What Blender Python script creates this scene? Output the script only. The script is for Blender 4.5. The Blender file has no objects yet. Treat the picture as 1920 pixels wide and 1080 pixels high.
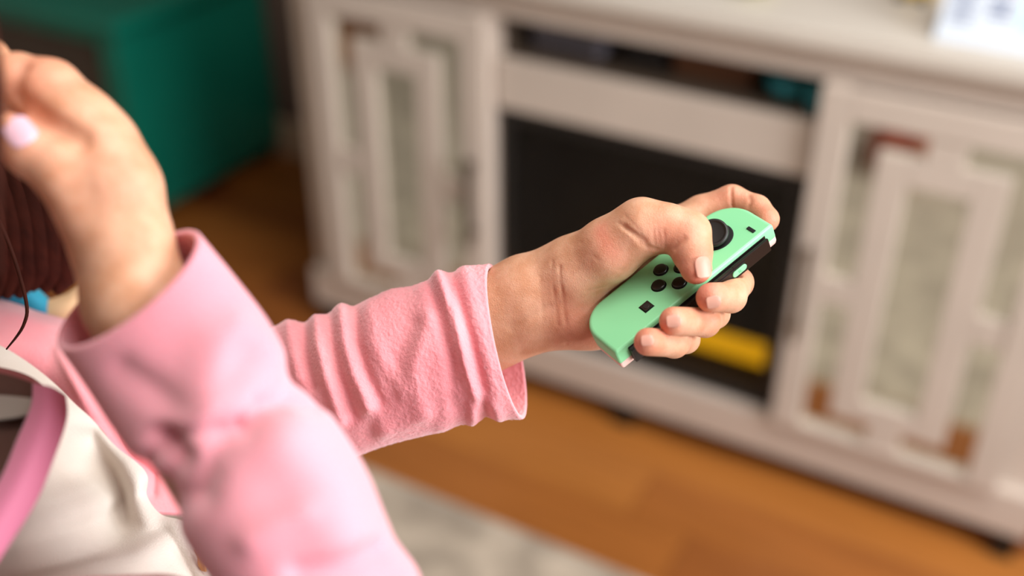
import bpy, bmesh, math, random
import numpy as np
from mathutils import Vector, Matrix, noise
from mathutils.bvhtree import BVHTree
random.seed(7)
S = bpy.context.scene
COL = S.collection

# ------------------------------------------------------------------ camera, world, lights, exposure
FPX = 2125.0
PITCH, HEAD = math.radians(32.6), math.radians(119.6)
fh = Vector((math.cos(HEAD), math.sin(HEAD), 0))
RT = Vector((math.sin(HEAD), -math.cos(HEAD), 0))
FW = fh * math.cos(PITCH) - Vector((0, 0, 1)) * math.sin(PITCH)
UP = RT.cross(FW)
CAM = Vector((0, -1.65, 1.465))
cd = bpy.data.cameras.new('camera')
cd.sensor_width = 36.0
cd.lens = FPX / 1920 * 36
cd.clip_start = 0.02
cd.dof.use_dof = True
cd.dof.focus_distance = 0.553
cd.dof.aperture_fstop = (cd.lens / 1000) / 0.0155
cam = bpy.data.objects.new('camera', cd)
COL.objects.link(cam)
M3 = Matrix((RT, UP, -FW)).transposed()
cam.matrix_world = Matrix.Translation(CAM) @ M3.to_4x4()
S.camera = cam

W = bpy.data.worlds.new('world')
S.world = W
W.use_nodes = True
W.node_tree.nodes['Background'].inputs[0].default_value = (1.0, 0.89, 0.77, 1)
W.node_tree.nodes['Background'].inputs[1].default_value = 0.17

def area(name, loc, target, sx, sy, power, color):
    l = bpy.data.lights.new(name, 'AREA')
    l.shape = 'RECTANGLE'; l.size = sx; l.size_y = sy; l.energy = power; l.color = color
    o = bpy.data.objects.new(name, l); COL.objects.link(o)
    o.location = loc
    o.rotation_euler = (Vector(target) - Vector(loc)).to_track_quat('-Z', 'Y').to_euler()
    return o
area('window_daylight', (2.3, -1.15, 1.9), (-0.5, -0.7, 0.7), 1.9, 1.4, 112, (0.93, 0.96, 1.0))
area('overhead_fill', (0.3, -0.9, 2.75), (-0.2, -0.7, 0.6), 1.3, 1.1, 36, (1.0, 0.97, 0.93))  # added soft fill without a visible source; lifts controller face and cabinet top
S.view_settings.view_transform = 'Standard'
S.view_settings.look = 'None'
S.view_settings.gamma = 1.0
S.view_settings.use_curve_mapping = False
S.view_settings.exposure = 0.15

# ------------------------------------------------------------------ helpers
def lin(h):
    r, g, b = [int(h[i:i + 2], 16) / 255 for i in (0, 2, 4)]
    f = lambda c: c / 12.92 if c <= 0.04045 else ((c + 0.055) / 1.055) ** 2.4
    return (f(r), f(g), f(b), 1)

def mat(name, col, rough=0.5, metal=0.0, spec=0.5, var=0.0, vscale=20.0, col2=None, bump=0.0, bscale=200.0,
        sheen=0.0, sss=0.0, coat=0.0, emit=None, estr=0.0, stretch=None):
    m = bpy.data.materials.new(name); m.use_nodes = True
    nt = m.node_tree; b = nt.nodes['Principled BSDF']
    c = lin(col)
    b.inputs['Base Color'].default_value = c
    b.inputs['Roughness'].default_value = rough
    b.inputs['Metallic'].default_value = metal
    b.inputs['Specular IOR Level'].default_value = spec
    b.inputs['Sheen Weight'].default_value = sheen
    b.inputs['Sheen Roughness'].default_value = 0.5
    b.inputs['Coat Weight'].default_value = coat
    tc = nt.nodes.new('ShaderNodeTexCoord')
    src = tc.outputs['Object']
    if stretch:
        mp = nt.nodes.new('ShaderNodeMapping'); mp.inputs['Scale'].default_value = stretch
        nt.links.new(src, mp.inputs[0]); src = mp.outputs[0]
    if col2 or var:
        n = nt.nodes.new('ShaderNodeTexNoise'); n.inputs['Scale'].default_value = vscale; n.inputs['Detail'].default_value = 4
        nt.links.new(src, n.inputs['Vector'])
        r = nt.nodes.new('ShaderNodeValToRGB')
        r.color_ramp.elements[0].position = 0.35; r.color_ramp.elements[1].position = 0.65
        r.color_ramp.elements[0].color = lin(col2) if col2 else tuple([x * (1 - var) for x in c[:3]] + [1])
        r.color_ramp.elements[1].color = c
        nt.links.new(n.outputs[0], r.inputs[0]); nt.links.new(r.outputs[0], b.inputs['Base Color'])
    if bump:
        n2 = nt.nodes.new('ShaderNodeTexNoise'); n2.inputs['Scale'].default_value = bscale; n2.inputs['Detail'].default_value = 3
        nt.links.new(src, n2.inputs['Vector'])
        bp = nt.nodes.new('ShaderNodeBump'); bp.inputs['Strength'].default_value = bump; bp.inputs['Distance'].default_value = 0.001
        nt.links.new(n2.outputs[0], bp.inputs['Height']); nt.links.new(bp.outputs[0], b.inputs['Normal'])
    if sss:
        b.inputs['Subsurface Weight'].default_value = sss
        b.inputs['Subsurface Radius'].default_value = (1.0, 0.35, 0.2)
        b.inputs['Subsurface Scale'].default_value = 0.006
    if emit:
        b.inputs['Emission Color'].default_value = lin(emit); b.inputs['Emission Strength'].default_value = estr
    return m

def link(name, me, m, parent=None, smooth=False):
    o = bpy.data.objects.new(name, me); COL.objects.link(o)
    if m is not None:
        for mm in (m if isinstance(m, (list, tuple)) else [m]): me.materials.append(mm)
    if parent:
        o.parent = parent
        o.matrix_parent_inverse = Matrix.Identity(4)
        o.location = -world_loc(parent)
    if smooth:
        me.polygons.foreach_set('use_smooth', [True] * len(me.polygons))
    return o

def world_loc(o):
    v = Vector(o.location)
    while o.parent: o = o.parent; v = v + Vector(o.location)
    return v

def obj(name, bm, m, parent=None, smooth=False):
    """meshes are built in world coordinates; parents are never rotated"""
    me = bpy.data.meshes.new(name); bm.normal_update(); bm.to_mesh(me); bm.free()
    return link(name, me, m, parent, smooth)

def arr(name, V, F, m, parent=None, smooth=True):
    me = bpy.data.meshes.new(name); me.from_pydata([tuple(v) for v in V], [], [tuple(f) for f in F]); me.update()
    return link(name, me, m, parent, smooth)

def tag(o, label=None, cat=None, group=None, kind=None):
    if label: o['label'] = label
    if cat: o['category'] = cat
    if group: o['group'] = group
    if kind: o['kind'] = kind
    return o

def empty(name, loc, label, cat, group=None):
    o = bpy.data.objects.new(name, None); COL.objects.link(o); o.location = loc; o.empty_display_size = 0.05
    return tag(o, label, cat, group)

def box(bm, x0, x1, y0, y1, z0, z1, bev=0.0):
    vs = [bm.verts.new(p) for p in ((x0,y0,z0),(x1,y0,z0),(x1,y1,z0),(x0,y1,z0),(x0,y0,z1),(x1,y0,z1),(x1,y1,z1),(x0,y1,z1))]
    fs = [bm.faces.new([vs[i] for i in q]) for q in ((3,2,1,0),(4,5,6,7),(0,1,5,4),(1,2,6,5),(2,3,7,6),(3,0,4,7))]
    if bev:
        es = list({e for f in fs for e in f.edges})
        bmesh.ops.bevel(bm, geom=es, offset=bev, segments=2, affect='EDGES', profile=0.7)
    return bm

def bxm(*boxes, bev=0.002):
    bm = bmesh.new()
    for b in boxes: box(bm, *b, bev=bev)
    return bm

def lathe(prof, c, seg=32):
    bm = bmesh.new(); rings = []
    for r, z in prof:
        rings.append([bm.verts.new((c[0] + r * math.cos(2 * math.pi * k / seg), c[1] + r * math.sin(2 * math.pi * k / seg), c[2] + z)) for k in range(seg)])
    for a, b in zip(rings, rings[1:]):
        for k in range(seg): bm.faces.new((a[k], a[(k + 1) % seg], b[(k + 1) % seg], b[k]))
    bm.faces.new(rings[0][::-1]); bm.faces.new(rings[-1])
    return bm

# hand-held things are laid out in a frame whose origin is the camera (x right, y down, z forward, millimetres)
RTn, UPn, FWn, CAMn = [np.array(v) for v in (RT, UP, FW, CAM)]
def W3(V):
    V = np.asarray(V, float) / 1000
    return CAMn + V[..., 0:1] * RTn - V[..., 1:2] * UPn + V[..., 2:3] * FWn
def P(x, y, d):
    return np.array([(x - 960) / FPX * d, (y - 540) / FPX * d, d], float)
def plane_pt(x, y, ax, val):
    d = FWn + RTn * (x - 960) / FPX - UPn * (y - 540) / FPX
    return CAMn + d * (val - CAMn[ax]) / d[ax]

# controller pose
DR = np.array([[0.5281, 0.7724, -0.3529], [0.4518, -0.6074, -0.6534], [-0.719, 0.1856, -0.6698]])
DQ = np.array([78.63, -6.89, 554.55]); DC = np.array([17, 50, 0.0])
def dev(V): return (np.asarray(V, float) - DC) @ DR.T + DQ
def undev(X): return (np.asarray(X, float) - DQ) @ DR + DC

# ------------------------------------------------------------------ materials
M = {}
M['cab'] = mat('cabinet_paint', 'd0c0b2', 0.45, var=0.06, vscale=6, bump=0.05, bscale=60)
M['cabtop'] = mat('cabinet_top_paint', 'd9cfc2', 0.4, var=0.04, vscale=5)
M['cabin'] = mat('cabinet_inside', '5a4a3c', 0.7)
M['foot'] = mat('black_foot', '0c0a09', 0.5)
M['mirror'] = mat('mirror_glass', 'd6d8ce', 0.07, metal=1.0, spec=0.5)
M['steel'] = mat('brushed_steel', '75685a', 0.35, metal=1.0)
M['black'] = mat('matte_black', '100d0b', 0.5)
M['firebox'] = mat('firebox_metal', '1c1613', 0.6)
M['fireglass'] = mat('dark_glass', '2a221d', 0.12, spec=0.4)
M['log'] = mat('charred_log', '2c1d14', 0.9, col2='120c09', vscale=30, bump=0.6, bscale=60)
M['glassglow'] = mat('yellow_reflection_glow', 'e0a81a', 0.6, emit='e0a010', estr=1.5)  # emission stands in for a yellow reflection on the fire glass
M['teal'] = mat('teal_paint', '06705c', 0.38, var=0.12, vscale=4)
M['tealin'] = mat('brown_panel', '4d4034', 0.7, var=0.2, vscale=8)
M['wall'] = mat('wall_paint_shaded', '6b5a50', 0.9, bump=0.2, bscale=120)  # taupe darkened: the shadow in the gap is put into the wall colour
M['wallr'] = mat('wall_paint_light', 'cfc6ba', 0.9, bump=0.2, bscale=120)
M['base'] = mat('baseboard_paint', 'c4ad94', 0.5)
M['sub'] = mat('subfloor', '3a2414', 0.9)
def plank_mat():
    m = mat('oak_plank', 'b0661f', 0.42, bump=0.15, bscale=40, stretch=(1, 14, 1)); nt = m.node_tree; b = nt.nodes['Principled BSDF']
    oi = nt.nodes.new('ShaderNodeObjectInfo'); r = nt.nodes.new('ShaderNodeValToRGB')
    r.color_ramp.elements[0].color = lin('7a3e1e'); r.color_ramp.elements[1].color = lin('c07a36')
    e = r.color_ramp.elements.new(0.5); e.color = lin('a8642a')
    nt.links.new(oi.outputs['Random'], r.inputs[0])
    tc = nt.nodes.new('ShaderNodeTexCoord'); mp = nt.nodes.new('ShaderNodeMapping'); mp.inputs['Scale'].default_value = (1.2, 22, 1)
    n = nt.nodes.new('ShaderNodeTexNoise'); n.inputs['Scale'].default_value = 3; n.inputs['Detail'].default_value = 6
    nt.links.new(tc.outputs['Object'], mp.inputs[0]); nt.links.new(mp.outputs[0], n.inputs['Vector'])
    mx = nt.nodes.new('ShaderNodeMix'); mx.data_type = 'RGBA'; mx.blend_type = 'MULTIPLY'
    g = nt.nodes.new('ShaderNodeValToRGB'); g.color_ramp.elements[0].color = (0.6, 0.55, 0.5, 1); g.color_ramp.elements[0].position = 0.3; g.color_ramp.elements[1].position = 0.7
    mx.inputs['Factor'].default_value = 0.7
    nt.links.new(n.outputs[0], g.inputs[0]); nt.links.new(r.outputs[0], mx.inputs[6]); nt.links.new(g.outputs[0], mx.inputs[7])
    nt.links.new(mx.outputs[2], b.inputs['Base Color'])
    return m
M['plank'] = plank_mat()
M['rug'] = mat('rug_pile', 'c6b49f', 0.95, col2='9a8a78', vscale=14, bump=0.8, bscale=300, sheen=0.3)
M['sofa'] = mat('sofa_cloth', '6b2a1c', 0.9, var=0.2)
M['green'] = mat('mint_plastic', '8fdea4', 0.35, spec=0.45)
M['pink_shell'] = mat('pale_pink_plastic', 'efc6bb', 0.35)
M['bplastic'] = mat('black_plastic', '1d1513', 0.28)
M['rubber'] = mat('black_rubber', '1b1615', 0.5)
M['dark'] = mat('recess_black', '050404', 0.7)
M['nail'] = mat('fingernail', 'dc9c88', 0.35, spec=0.35, sss=0.2)
M['nailp'] = mat('painted_nail', 'dcb0bd', 0.25)
def fleece(name, c1, c2, mottle=26, fuzz=1400):
    m = mat(name, c1, 0.95, spec=0.1, col2=c2, vscale=mottle, sheen=0.45)
    nt = m.node_tree; b = nt.nodes['Principled BSDF']; tc = nt.nodes['Texture Coordinate']
    n = nt.nodes.new('ShaderNodeTexNoise'); n.inputs['Scale'].default_value = fuzz * 0.55; n.inputs['Detail'].default_value = 2
    nt.links.new(tc.outputs['Object'], n.inputs['Vector'])
    bp = nt.nodes.new('ShaderNodeBump'); bp.inputs['Strength'].default_value = 0.38; bp.inputs['Distance'].default_value = 0.0011
    b.inputs['Subsurface Weight'].default_value = 0.35; b.inputs['Subsurface Radius'].default_value = (1, 0.5, 0.5); b.inputs['Subsurface Scale'].default_value = 0.002
    nt.links.new(n.outputs[0], bp.inputs['Height']); nt.links.new(bp.outputs[0], b.inputs['Normal'])
    return m
M['fleece'] = fleece('pink_fleece', 'f3a1a6', 'eb9198')
M['fleece2'] = fleece('pink_fleece_near', 'ef9fab', 'e994a1', 12)
M['white'] = mat('cream_fleece', 'd2c8be', 0.95, spec=0.05, col2='c8bcb0', vscale=12, sheen=0.1, bump=0.3, bscale=900)
M['trim'] = mat('pink_ribbon', 'cc7290', 0.7, sheen=0.3)
M['lining'] = mat('brown_lining', '5a3a30', 0.9, var=0.3)
M['grayl'] = mat('grey_lining', '8d8076', 0.9)
M['blue'] = mat('blue_collar', '2a7cab', 0.8, col2='1f9a9a', vscale=18)
M['hair'] = mat('dark_hair', '401c12', 0.7, spec=0.12, stretch=(60, 60, 6), var=0.4, vscale=3)
M['trouser'] = mat('grey_trousers', 'a0452f', 0.9)
M['gold'] = mat('orange_thread', 'e0a040', 0.6)

def skin_mat():
    m = mat('skin', 'd9a684', 0.5, spec=0.35, sss=0.35)
    nt = m.node_tree; b = nt.nodes['Principled BSDF']
    at = nt.nodes.new('ShaderNodeAttribute'); at.attribute_name = 'red'; at.attribute_type = 'GEOMETRY'
    tc = nt.nodes['Texture Coordinate']
    n = nt.nodes.new('ShaderNodeTexNoise'); n.inputs['Scale'].default_value = 90; n.inputs['Detail'].default_value = 5
    nt.links.new(tc.outputs['Object'], n.inputs['Vector'])
    r = nt.nodes.new('ShaderNodeValToRGB'); r.color_ramp.elements[0].color = lin('c8906e'); r.color_ramp.elements[1].color = lin('daa788')
    r.color_ramp.elements[0].position = 0.35; r.color_ramp.elements[1].position = 0.65
    nt.links.new(n.outputs[0], r.inputs[0])
    mx = nt.nodes.new('ShaderNodeMix'); mx.data_type = 'RGBA'
    nt.links.new(at.outputs['Fac'], mx.inputs['Factor']); nt.links.new(r.outputs[0], mx.inputs[6]); mx.inputs[7].default_value = lin('dd7264')
    nt.links.new(mx.outputs[2], b.inputs['Base Color'])
    v = nt.nodes.new('ShaderNodeTexVoronoi'); v.inputs['Scale'].default_value = 900; v.feature = 'DISTANCE_TO_EDGE'
    nt.links.new(tc.outputs['Object'], v.inputs['Vector'])
    n3 = nt.nodes.new('ShaderNodeTexNoise'); n3.inputs['Scale'].default_value = 500; n3.inputs['Detail'].default_value = 4
    nt.links.new(tc.outputs['Object'], n3.inputs['Vector'])
    ad = nt.nodes.new('ShaderNodeMath'); ad.operation = 'ADD'
    nt.links.new(v.outputs['Distance'], ad.inputs[0]); nt.links.new(n3.outputs[0], ad.inputs[1])
    bp = nt.nodes.new('ShaderNodeBump'); bp.inputs['Strength'].default_value = 0.3; bp.inputs['Distance'].default_value = 0.0006
    nt.links.new(ad.outputs[0], bp.inputs['Height']); nt.links.new(bp.outputs[0], b.inputs['Normal'])
    return m
M['skin'] = skin_mat()

# ------------------------------------------------------------------ SETTING
XL, XR, YB, YF = -3.6, 2.4, 0.66, -3.4
tag(obj('floor', bxm((XL, XR, YF, YB, -0.06, -0.012), bev=0), M['sub']), kind='structure')
floor = bpy.data.objects['floor']
PW, PL = 0.125, 1.35
pm = {}
def plank_mesh(L):
    k = round(L, 3)
    if k not in pm:
        me = bpy.data.meshes.new('plank'); bm = bxm((0, L - 0.0015, 0, PW - 0.0015, -0.012, 0), bev=0.0012); bm.to_mesh(me); bm.free(); me.materials.append(M['plank']); pm[k] = me
    return pm[k]
rows = int((YB - YF) / PW)
for j in range(rows):
    y = YB - (j + 1) * PW
    x = XL; first = True
    off = [0.45, 1.15, 0.2, 0.85, 0.6, 1.3, 0.33][j % 7]
    while x < XR - 0.02:
        L = min(off if first else PL, XR - x); first = False
        o = bpy.data.objects.new('plank', plank_mesh(L)); COL.objects.link(o); o.parent = floor; o.location = (x, y, 0)
        x += L
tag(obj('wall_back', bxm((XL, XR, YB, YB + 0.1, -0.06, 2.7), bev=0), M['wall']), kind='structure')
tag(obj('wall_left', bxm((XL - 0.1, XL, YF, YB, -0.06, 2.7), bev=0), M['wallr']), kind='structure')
tag(obj('baseboard_back', bxm((XL, XR, YB - 0.018, YB, 0.0, 0.11), bev=0.004), M['base']), kind='structure')
# right wall with the window opening that the daylight comes through
wr = tag(obj('wall_right', bxm((XR, XR + 0.1, YF, -2.2, -0.06, 2.7), (XR, XR + 0.1, 0.0, YB, -0.06, 2.7), (XR, XR + 0.1, -2.2, 0.0, -0.06, 1.15), bev=0), M['wallr']), kind='structure')
wf = bxm((XR, XR + 0.08, -2.2, -2.14, 1.15, 2.7), (XR, XR + 0.08, -0.06, 0.0, 1.15, 2.7), (XR, XR + 0.08, -1.13, -1.07, 1.15, 2.7), (XR - 0.06, XR + 0.08, -2.25, 0.05, 1.12, 1.17), bev=0.003)
tag(obj('window_1', wf, M['cabtop']), kind='structure')

# rug with a raised woven pile
bm = bmesh.new(); nx, ny = 150, 110
rx0, rx1, ry0, ry1 = -2.3, 1.3, -2.9, -0.355
g = [[bm.verts.new((rx0 + (rx1 - rx0) * i / nx, ry0 + (ry1 - ry0) * j / ny, (0.011 + 0.003 * noise.noise(Vector((i * 0.9, j * 0.9, 0)))) if 0 < i < nx and 0 < j < ny else 0.001)) for j in range(ny + 1)] for i in range(nx + 1)]
for i in range(nx):
    for j in range(ny): bm.faces.new((g[i][j], g[i + 1][j], g[i + 1][j + 1], g[i][j + 1]))
tag(obj('rug', bm, M['rug'], smooth=True), 'pale grey mottled area rug on the wooden floor before the console', 'rug')

# ------------------------------------------------------------------ MEDIA CONSOLE
cx = -0.685
con = empty('media_console', (cx, 0.2, 0), 'beige painted media console with fretwork mirror doors and open centre', 'cabinet')
L_, R_ = -1.445, 0.075
obj('top', bxm((L_ - 0.02, R_ + 0.02, -0.03, 0.44, 0.857, 0.887), bev=0.006), M['cabtop'], con)
obj('cornice', bxm((L_ - 0.008, R_ + 0.008, -0.014, 0.43, 0.840, 0.857), bev=0.005), M['cab'], con)
OL, OR = -0.972, -0.392
obj('carcass', bxm((L_, R_, 0.0, 0.42, 0.803, 0.84), (L_, OL, 0.02, 0.42, 0.075, 0.803), (OR, R_, 0.02, 0.42, 0.075, 0.803),
    (OL, OR, 0.004, 0.40, 0.632, 0.725), (OL, OR, 0.40, 0.42, 0.1, 0.803), (L_, R_, -0.006, 0.42, 0.062, 0.148), (OL, OR, 0.05, 0.4, 0.148, 0.152)), M['cab'], con)
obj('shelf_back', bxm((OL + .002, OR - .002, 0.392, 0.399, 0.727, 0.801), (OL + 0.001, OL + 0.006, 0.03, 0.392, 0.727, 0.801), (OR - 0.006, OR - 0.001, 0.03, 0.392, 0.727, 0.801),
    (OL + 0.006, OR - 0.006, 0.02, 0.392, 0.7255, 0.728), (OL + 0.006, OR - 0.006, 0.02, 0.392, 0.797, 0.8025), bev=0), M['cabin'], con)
for x0 in (OL - 0.045, OR + 0.007):
    obj('post', bxm((x0, x0 + 0.038, -0.012, 0.02, 0.148, 0.803), bev=0.003), M['cab'], con)
for fx in (L_ + 0.02, R_ - 0.055, cx - 0.02):
    for fy in (0.0, 0.36):
        obj('foot', bxm((fx, fx + 0.04, fy, fy + 0.04, 0.0, 0.062), bev=0.004), M['foot'], con)

def fret_door(xc, handle_x):
    fr = bmesh.new(); y0, y1 = -0.022, 0.0
    X0, X1 = xc - 0.195, xc + 0.195
    px0, px1, pz0, pz1 = xc - 0.146, xc + 0.146, 0.165, 0.752
    for b in ((X0, px0, 0.150, 0.800), (px1, X1, 0.150, 0.800), (px0, px1, 0.150, pz0), (px0, px1, pz1, 0.800)):
        box(fr, b[0], b[1], y0, y1, b[2], b[3], bev=0.003)
    rx0, rx1, ix0, ix1 = xc - 0.097, xc + 0.097, xc - 0.047, xc + 0.047
    rz0, rz1, iz0, iz1 = 0.205, 0.712, 0.25, 0.665
    for b in ((rx0, ix0, rz0, rz1), (ix1, rx1, rz0, rz1), (ix0, ix1, rz0, iz0), (ix0, ix1, iz1, rz1),
              (px0, rx0, 0.425, 0.475), (rx1, px1, 0.425, 0.475), (xc - 0.028, xc + 0.028, pz0, rz0), (xc - 0.028, xc + 0.028, rz1, pz1)):
        box(fr, b[0], b[1], y0 + 0.003, y1, b[2], b[3], bev=0.003)
    d = obj('door', fr, M['cab'], con)
    # five bevelled mirror panes behind the fretwork
    def pane(polys):
        bm = bmesh.new()
        vs = [bm.verts.new((x, -0.0045, z)) for x, z in polys]
        f = bm.faces.new(vs); bm.normal_update()
        if f.normal.y > 0: f.normal_flip()
        r = bmesh.ops.inset_region(bm, faces=[f], thickness=0.008, depth=0.0)
        for v in f.verts: v.co.y -= 0.0022
        vb = [bm.verts.new((x, -0.001, z)) for x, z in polys]
        n = len(vs)
        for k in range(n): bm.faces.new((vs[k], vs[(k + 1) % n], vb[(k + 1) % n], vb[k]))
        bmesh.ops.recalc_face_normals(bm, faces=bm.faces)
        return obj('mirror_pane', bm, M['mirror'], d)
    b = 0.028
    pane([(ix0, iz0), (ix1, iz0), (ix1, iz1), (ix0, iz1)])
    pane([(px0, 0.475), (rx0, 0.475), (rx0, rz1), (xc - b, rz1), (xc - b, pz1), (px0, pz1)])
    pane([(rx1, 0.475), (px1, 0.475), (px1, pz1), (xc + b, pz1), (xc + b, rz1), (rx1, rz1)])
    pane([(px0, pz0), (xc - b, pz0), (xc - b, rz0), (rx0, rz0), (rx0, 0.425), (px0, 0.425)])
    pane([(xc + b, pz0), (px1, pz0), (px1, 0.425), (rx1, 0.425), (rx1, rz0), (xc + b, rz0)])
    h = bmesh.new(); box(h, handle_x - 0.006, handle_x + 0.006, -0.052, -0.040, 0.352, 0.535, bev=0.003)
    for z in (0.372, 0.515): box(h, handle_x - 0.005, handle_x + 0.005, -0.042, -0.022, z - 0.006, z + 0.006, bev=0.001)
    obj('handle', h, M['steel'], d)
fret_door(-0.19, -0.362)
fret_door(-1.18, -1.008)

# fireplace insert
fp = empty('electric_fireplace', (cx, 0.1, 0.152), 'black electric fireplace insert in the middle of the beige console', 'fireplace')
fz0, fz1 = 0.1525, 0.6315
obj('firebox', bxm((OL + 0.001, OR - 0.001, 0.20, 0.22, fz0, fz1), (OL + 0.001, OL + 0.02, 0.03, 0.20, fz0, fz1), (OR - 0.02, OR - 0.001, 0.03, 0.20, fz0, fz1),
    (OL + 0.02, OR - 0.02, 0.03, 0.20, fz1 - 0.02, fz1), (OL + 0.02, OR - 0.02, 0.03, 0.20, fz0, fz0 + 0.02), bev=0), M['firebox'], fp)
obj('frame', bxm((OL + 0.001, OL + 0.028, 0.012, 0.03, fz0, fz1), (OR - 0.028, OR - 0.001, 0.012, 0.03, fz0, fz1), (OL + 0.028, OR - 0.028, 0.012, 0.03, fz1 - 0.03, fz1), (OL + 0.028, OR - 0.028, 0.012, 0.03, fz0, fz0 + 0.04), bev=0.003), M['black'], fp)
gm = mat('clear_dark_glass', 'ffffff', 0.06)
nt = gm.node_tree; b = nt.nodes['Principled BSDF']; b.inputs['Alpha'].default_value = 0.35; b.inputs['Base Color'].default_value = lin('1a1512'); b.inputs['Specular IOR Level'].default_value = 0.3
obj('glass', bxm((OL + 0.028, OR - 0.028, 0.018, 0.022, fz0 + 0.04, fz1 - 0.03), bev=0), gm, fp)
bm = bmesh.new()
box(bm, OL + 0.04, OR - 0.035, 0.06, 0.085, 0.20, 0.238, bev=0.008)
obj('reflection_strip', bm, M['glassglow'], fp)  # added glowing strip, imitates a reflection in the glass
def tube(name, pts, radii, m, parent, seg=12):
    pts = [Vector(p) for p in pts]; bm = bmesh.new(); rings = []
    for i, p in enumerate(pts):
        t = (pts[min(i + 1, len(pts) - 1)] - pts[max(i - 1, 0)]).normalized()
        a = t.cross(Vector((0.13, 0.2, 1))).normalized(); c = t.cross(a)
        rings.append([bm.verts.new(p + (a * math.cos(2 * math.pi * k / seg) + c * math.sin(2 * math.pi * k / seg)) * radii[i]) for k in range(seg)])
    for a, c in zip(rings, rings[1:]):
        for k in range(seg): bm.faces.new((a[k], a[(k + 1) % seg], c[(k + 1) % seg], c[k]))
    bm.faces.new(rings[0][::-1]); bm.faces.new(rings[-1])
    bmesh.ops.recalc_face_normals(bm, faces=bm.faces)
    return obj(name, bm, m, parent, True)
for a, c in (((-0.9, 0.13, 0.21), (-0.62, 0.15, 0.22)), ((-0.75, 0.12, 0.25), (-0.5, 0.14, 0.23)), ((-0.82, 0.15, 0.26), (-0.55, 0.12, 0.215))):
    tube('log', [a, ((a[0] + c[0]) / 2, (a[1] + c[1]) / 2, (a[2] + c[2]) / 2 + 0.006), c], [0.02, 0.024, 0.018], M['log'], fp)

# things on the open shelf
zs = 0.729
gbox = mat('grey_plastic', '8e8890', 0.4)
o = empty('streaming_box', (-0.88, 0.12, zs), 'grey plastic box at the left end of the open shelf', 'box')
obj('shell', bxm((-0.935, -0.80, 0.07, 0.19, zs, zs + 0.045), bev=0.008), gbox, o)
obj('face_plate', bxm((-0.93, -0.805, 0.064, 0.07, zs + 0.006, zs + 0.038), bev=0.002), mat('darker_grey', '5c585e', 0.4), o)
o = empty('small_speaker', (-0.72, 0.13, zs), 'dark grey speaker in the middle left of the open shelf', 'speaker')
obj('shell', bxm((-0.765, -0.685, 0.09, 0.18, zs, zs + 0.055), bev=0.012), mat('charcoal_plastic', '3a3432', 0.6), o)
obj('grille', bxm((-0.757, -0.693, 0.083, 0.09, zs + 0.006, zs + 0.048), bev=0.003), mat('grille_cloth', '2a2523', 0.9), o)
o = empty('wooden_case', (-0.59, 0.12, zs), 'brown wooden case lying on the open shelf', 'case')
obj('lower_half', bxm((-0.665, -0.525, 0.08, 0.2, zs, zs + 0.026), bev=0.003), mat('brown_wood', '7a4e30', 0.6, var=0.3, stretch=(3, 30, 30)), o)
obj('lid', bxm((-0.667, -0.523, 0.078, 0.202, zs + 0.0275, zs + 0.045), bev=0.004), mat('brown_wood_lid', '6e4429', 0.6, var=0.3, stretch=(3, 30, 30)), o)
tealp = mat('teal_plastic', '2a8c98', 0.35)
o = empty('teal_bowl', (-0.462, 0.075, zs), 'round teal bowl near the right end of the open shelf', 'bowl')
obj('bowl_body', lathe([(0.018, 0), (0.022, 0.003), (0.036, 0.022), (0.041, 0.042), (0.038, 0.042), (0.032, 0.022), (0.015, 0.008)], (-0.462, 0.075, zs)), tealp, o, True)
tag(obj('teal_cup', lathe([(0.014, 0), (0.016, 0.002), (0.02, 0.05), (0.018, 0.05), (0.014, 0.006)], (-0.408, 0.05, zs)), tealp, None, True), 'small teal cup at the far right of the open shelf', 'cup')

# things on the console top
zt = 0.887
p = plane_pt(1395, -16, 2, zt)
tag(obj('olive_dish', lathe([(0.03, 0), (0.034, 0.002), (0.05, 0.022), (0.047, 0.022), (0.03, 0.006)], (p[0], p[1] + 0.02, zt)), mat('olive_glaze', '8a8430', 0.4), None, True), 'olive coloured dish on the console top', 'dish')
p = plane_pt(1712, -2, 2, zt)
o = empty('yellow_toy_car', (p[0], p[1], zt), 'small yellow toy car on the console top beside the white planner', 'toy')
obj('body', bxm((p[0] - 0.03, p[0] + 0.03, p[1] - 0.017, p[1] + 0.017, zt + 0.006, zt + 0.02), (p[0] - 0.015, p[0] + 0.018, p[1] - 0.014, p[1] + 0.014, zt + 0.02, zt + 0.032), bev=0.003), mat('yellow_paint', 'd8b018', 0.35), o)
for dx in (-0.018, 0.018):
    for dy in (-0.017, 0.017):
        tube('wheel', [(p[0] + dx, p[1] + dy - 0.003, zt + 0.0075), (p[0] + dx, p[1] + dy + 0.003, zt + 0.0075)], [0.0075, 0.0075], M['black'], o, 16)
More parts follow.
